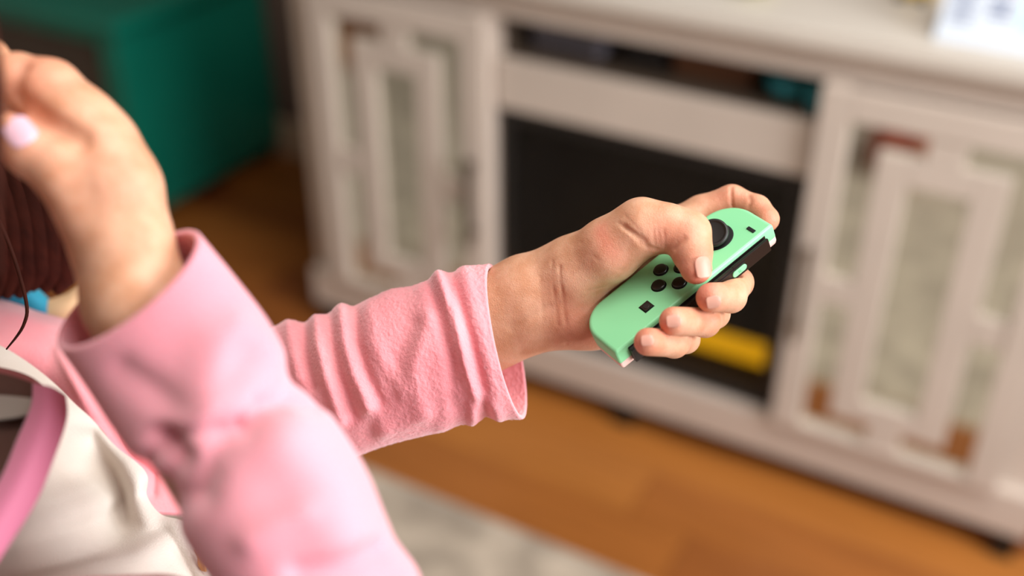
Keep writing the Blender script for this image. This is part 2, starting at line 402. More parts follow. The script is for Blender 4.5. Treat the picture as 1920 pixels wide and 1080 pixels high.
# desk planner: white sloping board with rows of small print
a0 = plane_pt(1748, 76, 2, zt); a1 = plane_pt(1990, 118, 2, zt)
o = empty('desk_planner', ((a0[0] + a1[0]) / 2, a0[1] + .04, zt), 'bright white desk planner with rows of small blue print on the console top', 'planner')
e1 = Vector(a1 - a0); e1.z = 0; wdt = e1.length; e1.normalize()
e2 = Vector((-e1.y, e1.x, 0)) * 0.6 + Vector((0, 0, 0.8)); e2.normalize()
e3 = e1.cross(e2)
def sheet(u0, u1, v0, v1, w0, w1):
    bm = bmesh.new(); box(bm, u0, u1, v0, v1, w0, w1, bev=0)
    for v in bm.verts: v.co = Vector(a0) + e1 * v.co.x + e2 * (v.co.y + 0.002) + e3 * v.co.z
    return bm
obj('board', sheet(0, wdt, 0, 0.15, -0.004, 0), mat('white_card', 'd3dae3', 0.5), o)
ink = mat('blue_grey_ink', '3f4c7c', 0.7); inkp = mat('pink_ink', 'd9a9ba', 0.7); inkc = mat('cyan_ink', 'bfeef5', 0.7)
bm = bmesh.new(); rr = random.Random(3)
for r in range(12):
    x = 0.012
    v = 0.03 + r * 0.0095
    while x < 0.04: 
        w = rr.uniform(0.004, 0.009); bb = sheet(x, x + w, v, v + 0.0045, 0.0, 0.0004)
        me_ = bpy.data.meshes.new('t'); bb.to_mesh(me_); bb.free(); bm.from_mesh(me_); bpy.data.meshes.remove(me_); x += w + 0.002
obj('print_column', bm, ink, o)
bm = bmesh.new()
for r in range(3):
    x = 0.062
    while x < 0.09:
        w = rr.uniform(0.005, 0.009); bb = sheet(x, x + w, 0.045 + r * 0.011, 0.0515 + r * 0.011, 0.0, 0.0004)
        me_ = bpy.data.meshes.new('t'); bb.to_mesh(me_); bb.free(); bm.from_mesh(me_); bpy.data.meshes.remove(me_); x += w + 0.002
obj('print_block', bm, ink, o)
obj('pink_patch', sheet(0.06, 0.095, 0.085, 0.1, 0, 0.0004), inkp, o)
obj('cyan_patch', sheet(0.105, 0.15, 0.03, 0.12, 0, 0.0004), inkc, o)

# ------------------------------------------------------------------ teal storage chest on the left
def z_at(px, py, x=None, y=None):
    d = FWn + RTn * (px - 960) / FPX - UPn * (py - 540) / FPX
    t = (x - CAMn[0]) / d[0] if x is not None else (y - CAMn[1]) / d[1]
    return (CAMn + d * t)
TX, TYf, TYb = -2.07, 0.13, 0.63
ztop = z_at(236, 62, y=TYf)[2]
TX0 = -2.75
ch = empty('teal_cabinet', ((TX + TX0) / 2, 0.38, 0), 'glossy teal painted storage cabinet standing left of the beige console', 'cabinet')
st = 0.045
obj('carcass', bxm((TX - 0.02, TX, TYf, TYb, 0.05, ztop), (TX0, TX0 + 0.02, TYf, TYb, 0.05, ztop), (TX0 + 0.02, TX - 0.02, TYb - 0.02, TYb, 0.05, ztop),
    (TX0 + 0.02, TX - 0.02, TYf + 0.02, TYb - 0.02, 0.05, 0.08), bev=0.004), M['teal'], ch)
d = obj('front_frame', bxm((TX0 + .0, TX0 + st, TYf - 0.02, TYf, 0.05, ztop), (TX - st - 0.02, TX, TYf - 0.02, TYf, 0.05, ztop),
    (TX0 + st, TX - st - 0.02, TYf - 0.02, TYf, 0.05, 0.11), (TX0 + st, TX - st - 0.02, TYf - 0.02, TYf, ztop - 0.035, ztop), bev=0.004), M['teal'], ch)
obj('front_panel', bxm((TX0 + st, TX - st - 0.02, TYf, TYf + 0.012, 0.11, ztop - 0.035), bev=0), M['tealin'], ch)
obj('lid', bxm((TX0 - 0.02, TX + 0.022, TYf - 0.04, TYb + 0.01, ztop + 0.0005, ztop + 0.035), bev=0.008), M['teal'], ch)
obj('side_panel', bxm((TX, TX + 0.006, TYf + 0.04, TYb - 0.04, 0.10, ztop - 0.04), bev=0.003), M['teal'], ch)
for x in (TX0 + 0.02, TX - 0.06):
    for y in (TYf, TYb - 0.05): obj('foot', bxm((x, x + 0.04, y, y + 0.04, 0, 0.05), bev=0.003), M['foot'], ch)

# red-brown sofa across the room (seen only in the mirror panes)
sf = empty('sofa', (-0.4, -3.0, 0), 'red-brown sofa across the room facing the console', 'sofa')
obj('base', bxm((-1.6, 0.9, -3.35, -2.95, 0.06, 0.28), bev=0.03), M['sofa'], sf)
obj('backrest', bxm((-1.6, 0.9, -3.38, -3.2, 0.285, 0.85), bev=0.05), M['sofa'], sf)
for x0 in (-1.55, -0.34): obj('seat_cushion', bxm((x0, x0 + 1.19, -3.195, -2.93, 0.285, 0.45), bev=0.04), M['sofa'], sf)
for x0 in (-1.8, 0.905): obj('armrest', bxm((x0, x0 + 0.19, -3.38, -2.92, 0.06, 0.62), bev=0.04), M['sofa'], sf)
for x in (-1.75, 1.0):
    for y in (-3.32, -3.0): obj('foot', bxm((x, x + 0.05, y, y + 0.05, 0, 0.06), bev=0.004), M['foot'], sf)

# ------------------------------------------------------------------ SDF modelling
def smin(a, b, k):
    h = np.clip(0.5 + 0.5 * (b - a) / k, 0, 1)
    return b * (1 - h) + a * h - k * h * (1 - h)
class Grid:
    def __init__(s, lo, hi, h):
        s.lo = np.array(lo, np.float32); s.h = h
        n = np.ceil((np.array(hi) - lo) / h).astype(int) + 1; s.n = n
        ax = [s.lo[i] + h * np.arange(n[i], dtype=np.float32) for i in range(3)]
        s.X, s.Y, s.Z = np.meshgrid(*ax, indexing='ij')
    def cap(s, a, b, ra, rb):
        a = np.array(a, np.float32); b = np.array(b, np.float32); d = b - a; L2 = float(d @ d) + 1e-6
        t = ((s.X - a[0]) * d[0] + (s.Y - a[1]) * d[1] + (s.Z - a[2]) * d[2]) / L2
        t = np.clip(t, 0, 1)
        q = np.sqrt((s.X - a[0] - t * d[0]) ** 2 + (s.Y - a[1] - t * d[1]) ** 2 + (s.Z - a[2] - t * d[2]) ** 2)
        return q - (ra + (rb - ra) * t)
    def ell(s, c, A, r):
        # ellipsoid: axes rows A, radii r
        A = np.array(A, np.float32); dx, dy, dz = s.X - c[0], s.Y - c[1], s.Z - c[2]
        u = [(dx * A[i][0] + dy * A[i][1] + dz * A[i][2]) / r[i] for i in range(3)]
        k = np.sqrt(u[0] ** 2 + u[1] ** 2 + u[2] ** 2)
        return (k - 1) * min(r)
    def chain(s, pts, k=3.0):
        F = None
        for (a, ra), (b, rb) in zip(pts, pts[1:]):
            c = s.cap(a, b, ra, rb)
            F = c if F is None else smin(F, c, k)
        return F
def nets(F, G):
    s = F < 0
    c = [s[i:s.shape[0] - 1 + i, j:s.shape[1] - 1 + j, k:s.shape[2] - 1 + k] for i in (0, 1) for j in (0, 1) for k in (0, 1)]
    cnt = sum(x.astype(np.int8) for x in c)
    act = (cnt > 0) & (cnt < 8)
    I = np.argwhere(act)
    idx = np.full(act.shape, -1, np.int64); idx[tuple(I.T)] = np.arange(len(I))
    cor = {(i, j, k): F[I[:, 0] + i, I[:, 1] + j, I[:, 2] + k] for i in (0, 1) for j in (0, 1) for k in (0, 1)}
    acc = np.zeros((len(I), 3)); n = np.zeros(len(I))
    for a in cor:
        for ax in range(3):
            if a[ax] == 0:
                b = list(a); b[ax] = 1; b = tuple(b); fa, fb = cor[a], cor[b]
                m = (fa < 0) != (fb < 0)
                t = np.where(m, fa / np.where(m, fa - fb, 1), 0)
                pnt = np.tile(np.array(a, float), (len(I), 1)); pnt[:, ax] = t
                acc += pnt * m[:, None]; n += m
    V = G.lo + (I + acc / n[:, None]) * G.h
    Q = []
    for ax in range(3):
        sl0 = [slice(None)] * 3; sl1 = [slice(None)] * 3; sl0[ax] = slice(0, -1); sl1[ax] = slice(1, None)
        a, b = s[tuple(sl0)], s[tuple(sl1)]
        E = np.argwhere(a != b); o1, o2 = [q for q in range(3) if q != ax]
        E = E[(E[:, o1] > 0) & (E[:, o2] > 0) & (E[:, o1] < act.shape[o1]) & (E[:, o2] < act.shape[o2])]
        E = E[E[:, ax] < act.shape[ax]]
        def g(d1, d2):
            e = E.copy(); e[:, o1] -= d1; e[:, o2] -= d2; return idx[tuple(e.T)]
        q = np.stack([g(1, 1), g(0, 1), g(0, 0), g(1, 0)], 1)
        fl = a[tuple(E.T)]
        if ax == 1: fl = ~fl
        q[~fl] = q[~fl][:, ::-1]
        Q.append(q[(q >= 0).all(1)])
    return V, np.concatenate(Q)

def devbox(G, lo, hi, r, grow=0.0):
    dx, dy, dz = G.X - DQ[0], G.Y - DQ[1], G.Z - DQ[2]
    q = [dx * DR[0, i] + dy * DR[1, i] + dz * DR[2, i] + DC[i] for i in range(3)]
    c = [(lo[i] + hi[i]) / 2 for i in range(3)]; hf = [(hi[i] - lo[i]) / 2 - r + grow for i in range(3)]
    e = [np.abs(q[i] - c[i]) - hf[i] for i in range(3)]
    return np.sqrt(np.maximum(e[0], 0) ** 2 + np.maximum(e[1], 0) ** 2 + np.maximum(e[2], 0) ** 2) + np.minimum(np.maximum(e[0], np.maximum(e[1], e[2])), 0) - r
def dev_outline(G, grow=0.1):
    """controller body as an SDF: D-shaped outline, 14 mm thick"""
    dx, dy, dz = G.X - DQ[0], G.Y - DQ[1], G.Z - DQ[2]
    x, y, z = [dx * DR[0, i] + dy * DR[1, i] + dz * DR[2, i] + DC[i] for i in range(3)]
    R = 16.0
    ex = np.abs(x - 33.0) - (33.0 - R); ey = np.abs(y - 51.0) - (51.0 - R)    # wide mirrored box, cut at x=36
    d2 = np.sqrt(np.maximum(ex, 0) ** 2 + np.maximum(ey, 0) ** 2) + np.minimum(np.maximum(ex, ey), 0) - R
    d2 = np.maximum(d2, x - 36.2)
    wz = np.abs(z + 6.8) - 6.8
    r = 2.0
    a, b = d2 + r, wz + r
    return np.sqrt(np.maximum(a, 0) ** 2 + np.maximum(b, 0) ** 2) + np.minimum(np.maximum(a, b), 0) - r - grow

def groove(G, F, pts, depth, width):
    lo = None
    for a, b in zip(pts, pts[1:]):
        c = G.cap(a, b, 0, 0)
        lo = c if lo is None else np.minimum(lo, c)
    return F + depth * np.exp(-(lo / width) ** 2)

# ---------------- left hand (holds the controller)
HS = 0.65
G = Grid([-70, -68, 505], [150, 62, 628], HS)
palm = G.chain([(P(640, 655, 600), 21), (P(860, 602, 584), 19.5), (P(985, 545, 577), 18.0), (P(1060, 520, 573), 17.2)], 4)
palm = smin(palm, G.chain([(P(640, 700, 606), 21), (P(880, 648, 590), 19), (P(1000, 598, 580), 17), (P(1070, 592, 577), 15.5)], 4), 9)
palm = smin(palm, G.chain([(P(1070, 590, 577), 15), (P(1115, 594, 580), 16), (P(1165, 585, 592), 14.5), (P(1225, 575, 599), 11)], 4), 9)
palm = smin(palm, G.chain([(P(1060, 520, 575), 16), (P(1140, 478, 578), 17), (P(1250, 440, 600), 12)], 4), 9)
palm = smin(palm, G.chain([(P(1090, 545, 585), 15), (P(1200, 505, 605), 13), (P(1255, 515, 611), 10)], 4), 10)
palm = smin(palm, G.chain([(P(1085, 500, 566), 15.5), (P(1140, 470, 558), 15.2), (P(1200, 428, 551), 12.6)], 4), 8)
thumb = G.chain([(P(1150, 462, 557), 14), (P(1205, 425, 549), 12.6), (P(1252, 428, 546), 10.7), (P(1290, 437, 544), 10.8)], 6)
thumb = smin(thumb, G.chain([(P(1290, 438, 544), 10.6), (P(1297, 470, 540), 9.5), (P(1305, 503, 535.5), 7.6)], 3), 3.0)
idxf = G.chain([(P(1250, 440, 598), 12), (P(1315, 399, 594), 9.0), (P(1372, 376, 590), 7.9), (P(1418, 392, 582), 7.0), (P(1437, 411, 575), 6.6)], 2.5)
mid = G.chain([(P(1262, 480, 606), 10.5), (P(1383, 530, 567), 7.6), (P(1370, 557, 546), 7.3), (P(1333, 558, 529), 7.0)], 2.5)
ring = G.chain([(P(1250, 530, 609), 10), (P(1340, 588, 562), 7.2), (P(1322, 604, 543), 7.0), (P(1263, 602, 522.5), 6.7)], 2.5)
pink = G.chain([(P(1228, 570, 601), 9.5), (P(1285, 636, 557), 6.8), (P(1264, 644, 538), 6.6), (P(1215, 641, 519.5), 6.5)], 2.5)
web = G.chain([(P(1215, 430, 570), 10), (P(1290, 420, 588), 8)], 3)
palm = smin(palm, web, 8)
Fh = smin(palm, thumb, 5)
for fgr in (idxf, mid, ring, pink):
    Fh = np.minimum(Fh, smin(palm, fgr, 5))
dv = dev_outline(G, 0.15)
Fh = np.maximum(Fh, -dv)
# stick, so the thumb presses against it
# creases
def gr(pix, depth, width):
    global Fh
    Fh = groove(G, Fh, pix, depth, width)
def surf(pixs):
    """3D points on the visible skin under some pixels: march the field"""
    out = []
    for (x, y) in pixs:
        r = P(x, y, 1.0)
        ts = np.arange(508, 620, 0.5)
        q = r[None] * ts[:, None]
        ijk = np.round((q - G.lo) / HS).astype(int)
        ok = ((ijk >= 0) & (ijk < G.n)).all(1)
        v = np.full(len(ts), 9.0); v[ok] = Fh[tuple(ijk[ok].T)]
        w = np.where(v < 0)[0]
        if len(w): out.append(q[w[0]])
    return out
CRE = [([(1214, 462), (1206, 452), (1190, 437), (1170, 425)], 1.1, 1.2), ([(1214, 463), (1230, 466)], 0.8, 1.2),
       ([(1266, 466), (1272, 456), (1282, 448)], 1.0, 1.4), ([(1160, 418), (1185, 440), (1202, 458)], 0.35, 0.9),
       ([(1172, 405), (1195, 428), (1210, 450)], 0.3, 0.9),
       ([(1050, 500), (1053, 540), (1060, 600), (1062, 645)], 0.55, 0.9), ([(1036, 490), (1038, 545), (1046, 610)], 0.35, 0.8), ([(1044, 520), (1049, 570)], 0.25, 0.7), ([(1012, 520), (1016, 570), (1018, 600)], 0.2, 1.1),
       ([(1090, 455), (1120, 485), (1165, 505)], 0.25, 1.0), ([(1100, 545), (1140, 535), (1180, 500)], 0.25, 1.0), ([(960, 615), (1010, 585), (1030, 575)], 0.5, 2.2),
       ([(1371, 352), (1371, 372), (1374, 388)], 0.9, 0.9), ([(1404, 366), (1408, 378), (1404, 388)], 0.7, 1.0),
       ([(1233, 430), (1236, 445), (1238, 462)], 0.3, 0.8), ([(1243, 430), (1246, 445), (1247, 464)], 0.3, 0.8), ([(1225, 432), (1226, 446), (1229, 460)], 0.3, 0.8),
       ([(1120, 600), (1145, 620), (1155, 640)], 0.3, 1.2)]
lines = [(surf(p), d, w) for p, d, w in CRE]
for p, d, w in lines:
    if len(p) > 1: Fh = groove(G, Fh, p, d, w)
HV, HQ = nets(Fh, G)

REDS = [(P(1132, 436, 548), 4.5, 0.55), (P(1136, 450, 547), 5, 0.55), (P(1145, 464, 546), 5.5, 0.5), (P(1160, 482, 545), 7, 0.22), (P(1310, 505, 530), 11, 0.42), (P(1240, 440, 536), 9, 0.3), (P(1290, 440, 535), 6, 0.2),
        (P(1390, 380, 575), 12, 0.3), (P(1437, 411, 570), 8, 0.35), (P(1322, 557, 525), 9, 0.42), (P(1250, 602, 520), 9, 0.42), (P(1205, 640, 518), 9, 0.42), (P(1335, 605, 535), 8, 0.2),
        (P(1090, 620, 565), 14, 0.35), (P(1060, 560, 560), 12, 0.15), (P(1280, 650, 540), 6, 0.2), (P(1350, 365, 585), 8, 0.2)]
def redness(V):
    r = np.zeros(len(V))
    for c, w, a in REDS:
        r = r + a * np.exp(-((V - c) ** 2).sum(1) / (w * w))
    return r
hred = redness(HV)

# ---------------- right hand (near, at the face)
G2 = Grid([-265, -135, 375], [-75, 110, 505], 1.4)
d0 = 440
rh = G2.chain([(P(520, 950, 415), 20), (P(360, 720, 432), 18), (P(262, 545, 440), 17.5), (P(235, 450, d0), 17), (P(222, 360, d0), 16), (P(185, 280, d0 + 4), 16)], 6)
rh = smin(rh, G2.chain([(P(450, 950, 418), 19), (P(305, 730, 435), 17), (P(240, 570, d0 + 3), 16), (P(213, 450, d0 + 4), 15), (P(150, 330, d0 + 6), 15)], 6), 9)
rh = smin(rh, G2.chain([(P(200, 330, d0), 15), (P(140, 230, d0 + 4), 15), (P(92, 175, d0 + 8), 13)], 4), 8)
f1 = G2.chain([(P(92, 172, d0 + 6), 12.5), (P(35, 150, d0 + 10), 10), (P(-15, 190, d0 + 12), 9)], 4)
f2 = G2.chain([(P(110, 210, d0 + 22), 12), (P(60, 170, d0 + 36), 10), (P(-40, 190, d0 + 40), 9)], 4)
th = G2.chain([(P(170, 400, d0 - 4), 13), (P(118, 318, d0 - 8), 11.5), (P(62, 283, d0 - 8), 10), (P(32, 248, d0 - 8), 8.5)], 4)
f3 = G2.chain([(P(120, 330, d0 + 20), 11), (P(30, 350, d0 + 30), 10), (P(-40, 380, d0 + 30), 9)], 4)
RHF = rh
for ff in (f1, f2, th): RHF = np.minimum(RHF, smin(rh, ff, 4))
RHF = groove(G2, RHF, [P(20, 185, d0 - 6), P(60, 215, d0 - 9), P(120, 248, d0 - 12), P(150, 262, d0 - 14)], 4.5, 4.0)
RHF = groove(G2, RHF, [P(45, 130, d0 - 2), P(40, 160, d0 - 2), P(35, 185, d0 - 2)], 3.0, 3.0)
RV, RQ = nets(RHF, G2)
rred = sum(a * np.exp(-((RV - c) ** 2).sum(1) / (w * w)) for c, w, a in [(P(45, 265, d0 - 12), 12, 0.3), (P(60, 160, d0), 16, 0.3), (P(100, 430, d0), 22, 0.3), (P(230, 300, d0 - 12), 22, 0.12)])

# ---------------- torso, neck, head, upper arms, legs in a standing body frame
SH = np.array([-316, 100, 580.0])
FX = np.array([0.985, 0.0, 0.0]); HB = np.array([0, 0.539, -0.842]); UB = np.array([0, -0.842, -0.539])
FX = np.array([1.0, 0, 0])
def B(f, s, u): return SH + f * FX + s * HB + u * UB
AX = [FX, HB, UB]
G3 = Grid([-470, -270, 310], [-90, 560, 960], 3.3)
tor = G3.ell(B(-8, -8, -140), AX, (60, 92, 180))
tor = smin(tor, G3.cap(B(-5, -92, -15), B(-5, 92, -15), 38, 38), 40)
tor = smin(tor, G3.ell(B(-4, -4, -350), AX, (70, 98, 110)), 60)
neck = G3.cap(B(-8, 0, 0), B(10, 0, 150), 35, 34)
bd = smin(tor, neck, 25)
HF, HU = 13, 44
hc = B(-6 + HF, 0, 205 + HU)
head = G3.ell(hc + UB * 12, AX, (84, 72, 88))
head = smin(head, G3.ell(B(28 + HF, 0, 168 + HU), AX, (48, 50, 58)), 25)
head = smin(head, G3.ell(B(66 + HF, 0, 138 + HU), AX, (16, 20, 15)), 20)      # chin
head = smin(head, G3.cap(B(78 + HF, 0, 212 + HU), B(92 + HF, 0, 184 + HU), 5, 9), 10)   # nose
for sd in (-1, 1):
    head = smin(head, G3.ell(B(92 + HF, 7 * sd, 180 + HU), AX, (6, 6, 5)), 5)
    head = smin(head, G3.cap(B(70 + HF, 28 * sd, 176 + HU), B(64 + HF, 34 * sd, 165 + HU), 14, 15), 16)
    head = -smin(-head, G3.ell(B(84 + HF, 30 * sd, 208 + HU), AX, (12, 14, 10)), 8)
    head = smin(head, G3.ell(B(64 + HF, 30 * sd, 206 + HU), AX, (13, 13, 11)), 4)
    head = smin(head, G3.ell(B(-8 + HF, 74 * sd, 196 + HU), AX, (14, 6, 24)), 5)   # ear
for sd in (-1, 1): head = np.maximum(head, -G3.cap(B(80 + HF, 30 * sd - 8, 206 + HU), B(80 + HF, 30 * sd + 8, 206 + HU), 5.5, 5.5))
head = smin(head, G3.cap(B(80 + HF, -14, 158 + HU), B(80 + HF, 14, 158 + HU), 6, 6), 6)
head = smin(head, G3.cap(B(79 + HF, -11, 149 + HU), B(79 + HF, 11, 149 + HU), 6, 6), 5)
bd = smin(bd, head, 14)
LEL, REL = P(430, 745, 648), np.array([-60, 128, 408.0])
bd = smin(bd, G3.chain([(B(-5, -100, -22), 36), (LEL, 24), (P(700, 680, 602), 21)], 8), 18)
bd = smin(bd, G3.chain([(B(-5, 100, -22), 30), (REL, 22), (P(420, 860, 423), 22)], 8), 18)
for sd in (-1, 1):
    bd = smin(bd, G3.chain([(B(0, 52 * sd, -400), 58), (B(8, 55 * sd, -560), 44), (B(4, 55 * sd, -640), 38)], 20), 25)
BV, BQ = nets(bd, G3)

pv = [SH]  # standing height
foot_z = 0.0
shw = W3(SH)                        # world position of the shoulders
ax_f, ax_s = np.array(RT), np.array(-fh)
person = empty('person', (shw[0], shw[1], 0), 'child in pink fleece top holding a mint controller in front of the console', 'person')
# lower legs and feet, reaching the floor (below the frame)
G4 = Grid([-90, -150, -10], [180, 150, 560], 5)
zs_ = float(shw[2]) * 1000
lg = None
for sd in (-1, 1):
    a = G4.chain([((4, 55 * sd, zs_ - 600), 41), ((6, 55 * sd, 330), 37), ((-4, 56 * sd, 240), 38), ((-4, 56 * sd, 75), 25), ((0, 56 * sd, 34), 28)], 15)
    a = smin(a, G4.chain([((-8, 56 * sd, 28), 27), ((60, 60 * sd, 24), 24), ((105, 64 * sd, 18), 18)], 10), 16)
    a = np.maximum(a, -G4.Z)
    lg = a if lg is None else np.minimum(lg, a)
LV, LQ = nets(lg, G4)
LV[:, 2] += 16
LVw = shw * [1, 1, 0] + (LV[:, 0:1] * ax_f + LV[:, 1:2] * ax_s) / 1000 + LV[:, 2:3] / 1000 * np.array([0, 0, 1])

def join(parts):
    Vs, Qs, n = [], [], 0
    for V, Q in parts: Vs.append(V); Qs.append(Q + n); n += len(V)
    return np.concatenate(Vs), np.concatenate(Qs)
V, Q = join([(W3(HV), HQ), (W3(RV), RQ), (W3(BV), BQ), (LVw, LQ)])
def npmesh(name, V, Q):
    me = bpy.data.meshes.new(name)
    me.vertices.add(len(V)); me.vertices.foreach_set('co', np.ascontiguousarray(V, np.float32).ravel())
    me.loops.add(len(Q) * 4); me.loops.foreach_set('vertex_index', np.ascontiguousarray(Q, np.int32).ravel())
    me.polygons.add(len(Q)); me.polygons.foreach_set('loop_start', np.arange(0, len(Q) * 4, 4, dtype=np.int32))
    me.update(calc_edges=True); me.validate()
    return me
me = npmesh('body', V, Q)
at = me.attributes.new('red', 'FLOAT', 'POINT')
at.data.foreach_set('value', np.clip(np.concatenate([hred, rred, np.zeros(len(BV) + len(LV))]), 0, 0.9).astype(np.float32))
body = link('body', me, M['skin'], person, True)

# ---------------- fingernails
hb = BVHTree.FromPolygons([tuple(v) for v in HV], [tuple(q) for q in HQ])
rb = BVHTree.FromPolygons([tuple(v) for v in RV], [tuple(q) for q in RQ])
def fingernail(tree, px, py, tx, ty, ln, wd, r, m, tdz=0.0, lift=0.25):
    d = Vector(P(px, py, 1.0)); loc, nor, _, _ = tree.ray_cast(Vector((0, 0, 0)), d.normalized())
    if loc is None: return
    if nor.dot(d) > 0: nor = -nor
    # average normal from close hits
    acc = Vector(nor)
    for dx, dy in ((6, 0), (-6, 0), (0, 6), (0, -6), (4, 4), (-4, -4)):
        l2, n2, _, _ = tree.ray_cast(Vector((0, 0, 0)), Vector(P(px + dx, py + dy, 1.0)).normalized())
        if l2 is not None and (l2 - loc).length < 6:
            if n2.dot(d) > 0: n2 = -n2
            acc += n2
    nor = acc.normalized()
    t = Vector((tx, ty, tdz)); t = (t - nor * t.dot(nor)).normalized(); sd = nor.cross(t)
    nu, nv = 14, 18; Vs, Fs = [], []
    for layer in (0, 1):
        for j in range(nv + 1):
            v = j / nv
            yy = 2 * v - 1
            # squared-off free edge, rounded root
            w = (1 - abs(min(yy, 0)) ** 3.2) ** 0.5 if yy < 0 else (1 - 0.10 * yy - 0.35 * max(0, (yy - 0.75) / 0.25) ** 3)
            w = max(w, 0.25)
            for i in range(nu + 1):
                u = (2 * i / nu - 1) * w
                a = u * wd / 2 / r
                endc = 0.10 * ln * (1 - u * u) if yy > 0.6 else 0.0
                q = loc + sd * (math.sin(a) * r) + nor * ((math.cos(a) - 1) * r * 0.85 + lift - 0.35 * layer - 0.45 * (abs(yy) ** 3 if yy < 0 else 0.3 * yy ** 2)) + t * (yy * ln / 2 + endc * (yy - 0.6))
                Vs.append(q)
    n1 = (nv + 1) * (nu + 1)
    for j in range(nv):
        for i in range(nu):
            k = j * (nu + 1) + i
            Fs.append((k, k + 1, k + nu + 2, k + nu + 1)); Fs.append((n1 + k + nu + 1, n1 + k + nu + 2, n1 + k + 1, n1 + k))
    rim = [i for i in range(nu + 1)] + [j * (nu + 1) + nu for j in range(1, nv + 1)] + [nv * (nu + 1) + i for i in range(nu - 1, -1, -1)] + [j * (nu + 1) for j in range(nv - 1, 0, -1)]
    for a, b in zip(rim, rim[1:] + rim[:1]): Fs.append((a, n1 + a, n1 + b, b))
    arr('fingernail', W3(np.array([list(v) for v in Vs])), Fs, m, person)
fingernail(hb, 1320, 500, 0.12, 1, 10.0, 9.0, 8.0, M['nail'])
fingernail(hb, 1339, 567, -1, 0.22, 6.6, 6.4, 5.5, M['nail'])
fingernail(hb, 1264, 602, -1, 0.08, 6.6, 6.2, 5.2, M['nail'])
fingernail(hb, 1214, 638, -1, 0.05, 5.6, 5.6, 5.0, M['nail'])
fingernail(rb, 36, 246, -0.6, -0.8, 13, 12, 8.5, M['nailp'])

# ------------------------------------------------------------------ GAME CONTROLLER
gc = empty('game_controller', tuple(W3(dev([17, 50, -7]))), 'mint green detached game controller held upright in the outstretched hand', 'game controller')
def dobj(name, V, F, m, parent=None, smooth=False):
    return arr(name, W3(dev(np.array(V, float))), F, m, parent or gc, smooth)
def outline(ins, R=16.5, rs=1.3, n=14):
    """D outline (ccw seen from the front) with outer corner radius R and small rail-side radius"""
    x0, x1, y0, y1 = ins, 33 - ins * 0.6, ins, 102 - ins
    R = max(R - ins, 1); rs = max(rs - ins * 0.5, 0.3); pts = []
    for (cx_, cy_, r, a0) in ((x1 - rs, y0 + rs, rs, -90), (x1 - rs, y1 - rs, rs, 0), (x0 + R, y1 - R, R, 90), (x0 + R, y0 + R, R, 180)):
        for k in range(n + 1):
            a = math.radians(a0 + 90 * k / n); pts.append((cx_ + r * math.cos(a), cy_ + r * math.sin(a)))
    return pts
def layered(name, layers, m, capf=True, capb=True, smooth=True):
    V, F = [], []; n = None
    for ins, z in layers:
        o = outline(ins); n = len(o); V += [(x, y, z) for x, y in o]
    for a in range(len(layers) - 1):
        for k in range(n): F.append((a * n + k, (a + 1) * n + k, (a + 1) * n + (k + 1) % n, a * n + (k + 1) % n))
    if capf: F.append(tuple(range(n)))
    if capb: F.append(tuple(range((len(layers) - 1) * n, len(layers) * n))[::-1])
    o = dobj(name, V, F, m, smooth=smooth)
    o.data.polygons[len(F) - 1].use_smooth = False
    return o
front = layered('front_shell', [(2.1, 0), (1.35, -0.1), (0.7, -0.45), (0.25, -1.0), (0.0, -1.8), (0, -5), (0, -8.4), (0.25, -8.7)], M['green'])
back = layered('back_shell', [(0.3, -8.75), (0.1, -9.0), (0.1, -11.2), (0.6, -12.6), (1.6, -13.5), (3.4, -13.8)], M['pink_shell'])
for o in (front,):
    o.data.polygons[-2 if True else -1].use_smooth = False

def dbox(b, bev=0.3):
    bm = bmesh.new(); box(bm, *b, bev=bev)
    V = [tuple(v.co) for v in bm.verts]; F = [tuple(v.index for v in f.verts) for f in bm.faces] if False else None
    bm.verts.index_update(); F = [tuple(v.index for v in f.verts) for f in bm.faces]; bm.free(); return V, F
def dboxes(name, bs, m, bev=0.3, parent=None):
    V, F = [], []
    for b in bs:
        v, f = dbox(b, bev); F += [tuple(i + len(V) for i in q) for q in f]; V += v
    return dobj(name, V, F, m, parent)
def ddisc(name, prof, c, m, seg=48, ax=(0, 0, 1), parent=None):
    ax = Vector(ax).normalized(); a = ax.orthogonal().normalized(); b = ax.cross(a); V, F = [], []
    for r, z in prof:
        for k in range(seg):
            t = 2 * math.pi * k / seg; p = Vector(c) + ax * z + a * (r * math.cos(t)) + b * (r * math.sin(t)); V.append(tuple(p))
    for i in range(len(prof) - 1):
        for k in range(seg): F.append((i * seg + k, i * seg + (k + 1) % seg, (i + 1) * seg + (k + 1) % seg, (i + 1) * seg + k))
    F.append(tuple(range(seg))[::-1]); F.append(tuple(range((len(prof) - 1) * seg, len(prof) * seg)))
    return dobj(name, V, F, m, parent, True)
